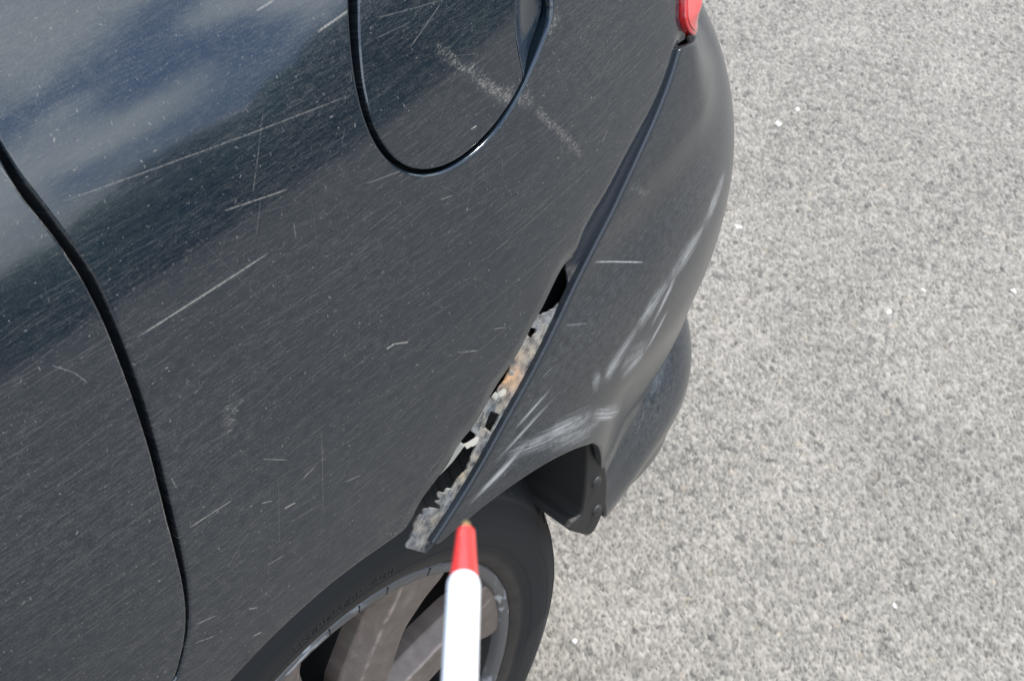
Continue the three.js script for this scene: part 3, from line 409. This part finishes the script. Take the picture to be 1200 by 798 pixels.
{ // the wheel
  const wheel = new THREE.Group(); wheel.name = 'wheel'; wheel.position.set(WHEEL[0], WHEEL[1], 0); car.add(wheel);
  const prof = [[0.2, -0.062], [0.2045, -0.052], [0.208, -0.0475], [0.2125, -0.0435], [0.217, -0.0415], [0.221, -0.0425], [0.2235, -0.0405], [0.2285, -0.0385], [0.2295, -0.0392], [0.2305, -0.0382], [0.245, -0.037], [0.251, -0.0383], [0.252, -0.0392], [0.253, -0.0387], [0.258, -0.0405], [0.268, -0.0455], [0.2715, -0.048], [0.273, -0.0475], [0.279, -0.054], [0.286, -0.0645], [0.2905, -0.0725], [0.2945, -0.081], [0.2975, -0.089], [0.3, -0.096], [0.302, -0.103], [0.3028, -0.109], [0.3015, -0.11], [0.296, -0.111], [0.296, -0.116], [0.3015, -0.117], [0.3045, -0.118], [0.305, -0.13], [0.3045, -0.143], [0.298, -0.144], [0.298, -0.151], [0.3045, -0.152], [0.304, -0.19], [0.300, -0.222], [0.29, -0.24], [0.25, -0.255], [0.2, -0.24]];
  const tyre = lathe(prof, 1440, (a, k, r, z) => {
    let cut = 0; const q = k >= 18 && k <= 25 ? 1 : k >= 29 && k <= 32 ? 0.7 : 0;
    if (q) { const p = ((a + (k - 16) * 0.004) * 44 / Math.PI) % 1, p2 = ((a + (k - 16) * 0.004) * 88 / Math.PI + 0.25) % 1; if (p < 0.13) cut = 0.006 * q * (k === 13 ? 0.4 : 1); else if (p2 < 0.08) cut = 0.003 * q; }
    return [r - cut * smooth(0.27, 0.297, r), z - cut * 0.4 * smooth(0.302, 0.28, r)];
  });
  { const p = tyre.attributes.position, c = []; for (let i = 0; i < p.count; i++) { const r = Math.hypot(p.getX(i), p.getY(i)), k = p.getZ(i) > -0.07 ? smooth(0.226, 0.214, r) + 0.35 * smooth(0.2745, 0.2725, r) * smooth(0.268, 0.2715, r) : 0, d = clamp01(k * (0.9 + 0.6 * perlin.noise(p.getX(i) * 60, p.getY(i) * 60, 3))); c.push(0.011 + 0.034 * d, 0.011 + 0.025 * d, 0.0115 + 0.017 * d); } tyre.setAttribute('color', new THREE.Float32BufferAttribute(c, 3)); }   // brown dust caught beside the rim
  add('tyre', tyre, M.rubber, wheel);
  const font = await new FontLoader().loadAsync('fonts/droid/droid_sans_bold.typeface.json'), glyphs = [];
  [...'TREADWEAR 400'].forEach((ch, i) => {
    if (ch === ' ') return;
    const g = new TextGeometry(ch, { font, size: 0.0095, depth: 0.0012, curveSegments: 3 }); g.computeBoundingBox(); g.translate(-(g.boundingBox.max.x + g.boundingBox.min.x) / 2, 0, 0); g.scale(1.05, 1, 1);
    const a = (99.5 - i * 2.05) * Math.PI / 180; g.rotateZ(a - Math.PI / 2); g.translate(0.2325 * Math.cos(a), 0.2325 * Math.sin(a), -0.0384); glyphs.push(g);
  });
  add('lettering', mergeGeometries(glyphs), M.letter, wheel);
  // rim: flange, barrel and seven broad spokes
  const s = 512, d = new Uint8Array(s * s * 4), bp = new Uint8Array(s * s * 4);
  for (let j = 0; j < s; j++) for (let i = 0; i < s; i++) { const n = fbm(i / 40, j / 40, 3, 4), m = clamp01(0.5 + 1.1 * n), c = (j * s + i) * 4; [0.175 + 0.075 * m, 0.132 + 0.06 * m, 0.108 + 0.05 * m].forEach((v, q) => { d[c + q] = toByte(v * (0.85 + 0.3 * rnd())); }); d[c + 3] = 255; }
  const tx = new THREE.DataTexture(d, s, s); tx.colorSpace = THREE.SRGBColorSpace; tx.wrapS = tx.wrapT = THREE.RepeatWrapping; tx.magFilter = THREE.LinearFilter; tx.repeat.set(6, 6); tx.needsUpdate = true;
  const alloy = new THREE.MeshStandardMaterial({ map: tx, roughness: 0.55, metalness: 0.25 });
  const spokeMat = alloy.clone(); spokeMat.vertexColors = true;
  const lipMat = new THREE.MeshStandardMaterial({ color: 0xffffff, roughness: 0.42, metalness: 0.35 });
  const ls = new Uint8Array(1024 * 32 * 4); for (let j = 0; j < 32; j++) for (let i = 0; i < 1024; i++) { const q = smooth(0.02, 0.3, fbm(i / 14, j / 9, 2, 3)) * smooth(-0.15, 0.2, perlin.noise(i / 60, 3.5, 1)); [0.125 + 0.3 * q, 0.119 + 0.31 * q, 0.116 + 0.33 * q].forEach((v, k) => { ls[(j * 1024 + i) * 4 + k] = toByte(v); }); ls[(j * 1024 + i) * 4 + 3] = 255; }
  const lt = new THREE.DataTexture(ls, 1024, 32); lt.colorSpace = THREE.SRGBColorSpace; lt.wrapS = lt.wrapT = THREE.RepeatWrapping; lt.magFilter = THREE.LinearFilter; lt.repeat.set(0.53, 12); lt.needsUpdate = true; lipMat.map = lt;
  const rim = add('rim', lathe([[0.2075, -0.060], [0.2085, -0.050], [0.2075, -0.0466], [0.2055, -0.0452], [0.202, -0.0450], [0.198, -0.0458], [0.1955, -0.049], [0.1945, -0.056]], 256, (a, k, r, z) => [r + (k > 0 && k < 7 ? 0.0004 * perlin.noise(Math.cos(a) * 40, Math.sin(a) * 40, k) : 0), z + (k > 2 && k < 7 ? 0.0009 * fbm(Math.cos(a) * 22, Math.sin(a) * 22, k * 0.4, 3) : 0)]), lipMat, wheel);
  add('rim_barrel', lathe([[0.1942, -0.0558], [0.1905, -0.075], [0.186, -0.12], [0.183, -0.23]], 128), M.barrel, rim);
  for (let n = 0; n < 7; n++) {
    const mid = (62 + n * 360 / 7) * Math.PI / 180, pos = [], idx = [], uv = [], col = [], nr = 40, nt = 44;
    for (let i = 0; i <= nr; i++) for (let k = 0; k <= nt; k++) {
      const r = 0.05 + 0.1455 * i / nr, flare = smooth(0.165, 0.194, r) * 0.045, hw = Math.min(0.44, 0.246 + flare + 0.4 * Math.pow(clamp01((0.14 - r) / 0.09), 1.6));
      const side = k === 0 || k === nt, t = Math.max(-1, Math.min(1, (k - 1) / (nt - 2) * 2 - 1)), a = mid + t * hw * (t > 0 ? 0.6 : 1);
      let z = -0.0505 - 0.006 * smooth(0.19, 0.12, r) + 0.0015 * Math.cos(t * 1.5);
      const slope = clamp01((t - 0.2) / 0.8); z -= 0.013 * slope * slope * (3 - 2 * slope) * smooth(0.196, 0.16, r);
      z -= 0.004 * Math.pow(clamp01((-0.75 - t) / 0.25), 2) + 0.003 * Math.pow(clamp01((t - 0.85) / 0.15), 2);
      if (side) z -= 0.014;
      pos.push(r * Math.cos(a), r * Math.sin(a), z); uv.push(r * Math.cos(a), r * Math.sin(a));
      const X = r * Math.cos(a), Y = r * Math.sin(a), sc = Math.exp(-(((t - 0.36 - 0.04 * perlin.noise(r * 50, 1, n)) / 0.06) ** 2)) * 0.75 * smooth(-0.35, 0.4, perlin.noise(r * 60, t * 5, n) + 0.4 * perlin.noise(r * 260, t * 9, n)) + 0.7 * Math.exp(-(((t + 0.93) / 0.05) ** 2)) * smooth(0, 0.3, perlin.noise(r * 90, 3, n)) + 0.12 * smooth(0.25, 0.5, perlin.noise(X * 160 + 5 * perlin.noise(Y * 20, X * 20, 1), Y * 24, 2)), w = 0.85 + 1.5 * sc; col.push(w, w * 1.02, w * 1.04);
    }
    for (let i = 0; i < nr; i++) for (let k = 0; k < nt; k++) { const a = i * (nt + 1) + k, b = a + nt + 1; idx.push(a, b, a + 1, b, b + 1, a + 1); }
    add('spoke', geo(pos, null, uv, idx, col), spokeMat, rim);
  }
  for (const a of TR.notches) { const g = new RoundedBoxGeometry(0.0075, 0.0013, 0.0012, 2, 0.0004); g.rotateZ(a); g.translate(0.2035 * Math.cos(a), 0.2035 * Math.sin(a), -0.0452); add('notch', g, M.letter, rim); }
  const hub = new THREE.CylinderGeometry(0.062, 0.066, 0.03, 48); hub.rotateX(Math.PI / 2); hub.translate(0, 0, -0.068); add('hub_cap', hub, alloy, rim);
  const drum = new THREE.CylinderGeometry(0.13, 0.13, 0.05, 64); drum.rotateX(Math.PI / 2); drum.translate(0, 0, -0.15); add('brake_drum', drum, M.shell, wheel);
}

// ============ the pen ============
{
  const tip = new THREE.Vector3(...TR.penTip[0]), far = new THREE.Vector3(...TR.penTip[2]), axis = far.clone().sub(tip).normalize();
  const pen = new THREE.Group(); pen.name = 'pen'; pen.position.copy(tip); pen.quaternion.setFromUnitVectors(new THREE.Vector3(0, 1, 0), axis); scene.add(pen);
  tag(pen, 'white ballpoint pen with a red nose pointing at the torn seam', 'pen');
  const L = tip.distanceTo(new THREE.Vector3(...TR.penTip[1])) + 0.0066;
  const turn = (P) => new THREE.LatheGeometry(P.map(([r, y]) => new THREE.Vector2(r, y)), 48);
  add('writing_tip', turn([[0.0001, 0], [0.0006, 0.0001], [0.0009, 0.0006], [0.0014, 0.0022], [0.0016, 0.0055], [0.0016, 0.009]]), M.brass, pen);
  add('nose_cone', turn([[0.0012, 0.0048], [0.0022, 0.0049], [0.0026, 0.0056], [0.0032, L * 0.6], [0.00395, L - 0.0004], [0.00395, L + 0.004]]), M.red, pen);
  add('barrel', turn([[0.0036, L - 0.0002], [0.0042, L + 0.0003], [0.00447, L + 0.0016], [0.0045, L + 0.004], [0.0045, 0.135], [0.0043, 0.1365], [0.0034, 0.137]]), M.white, pen);
  add('push_button', turn([[0.0026, 0.136], [0.0026, 0.146], [0.0022, 0.148], [0.0001, 0.1485]]), M.red, pen);
}
renderer.render(scene, camera);
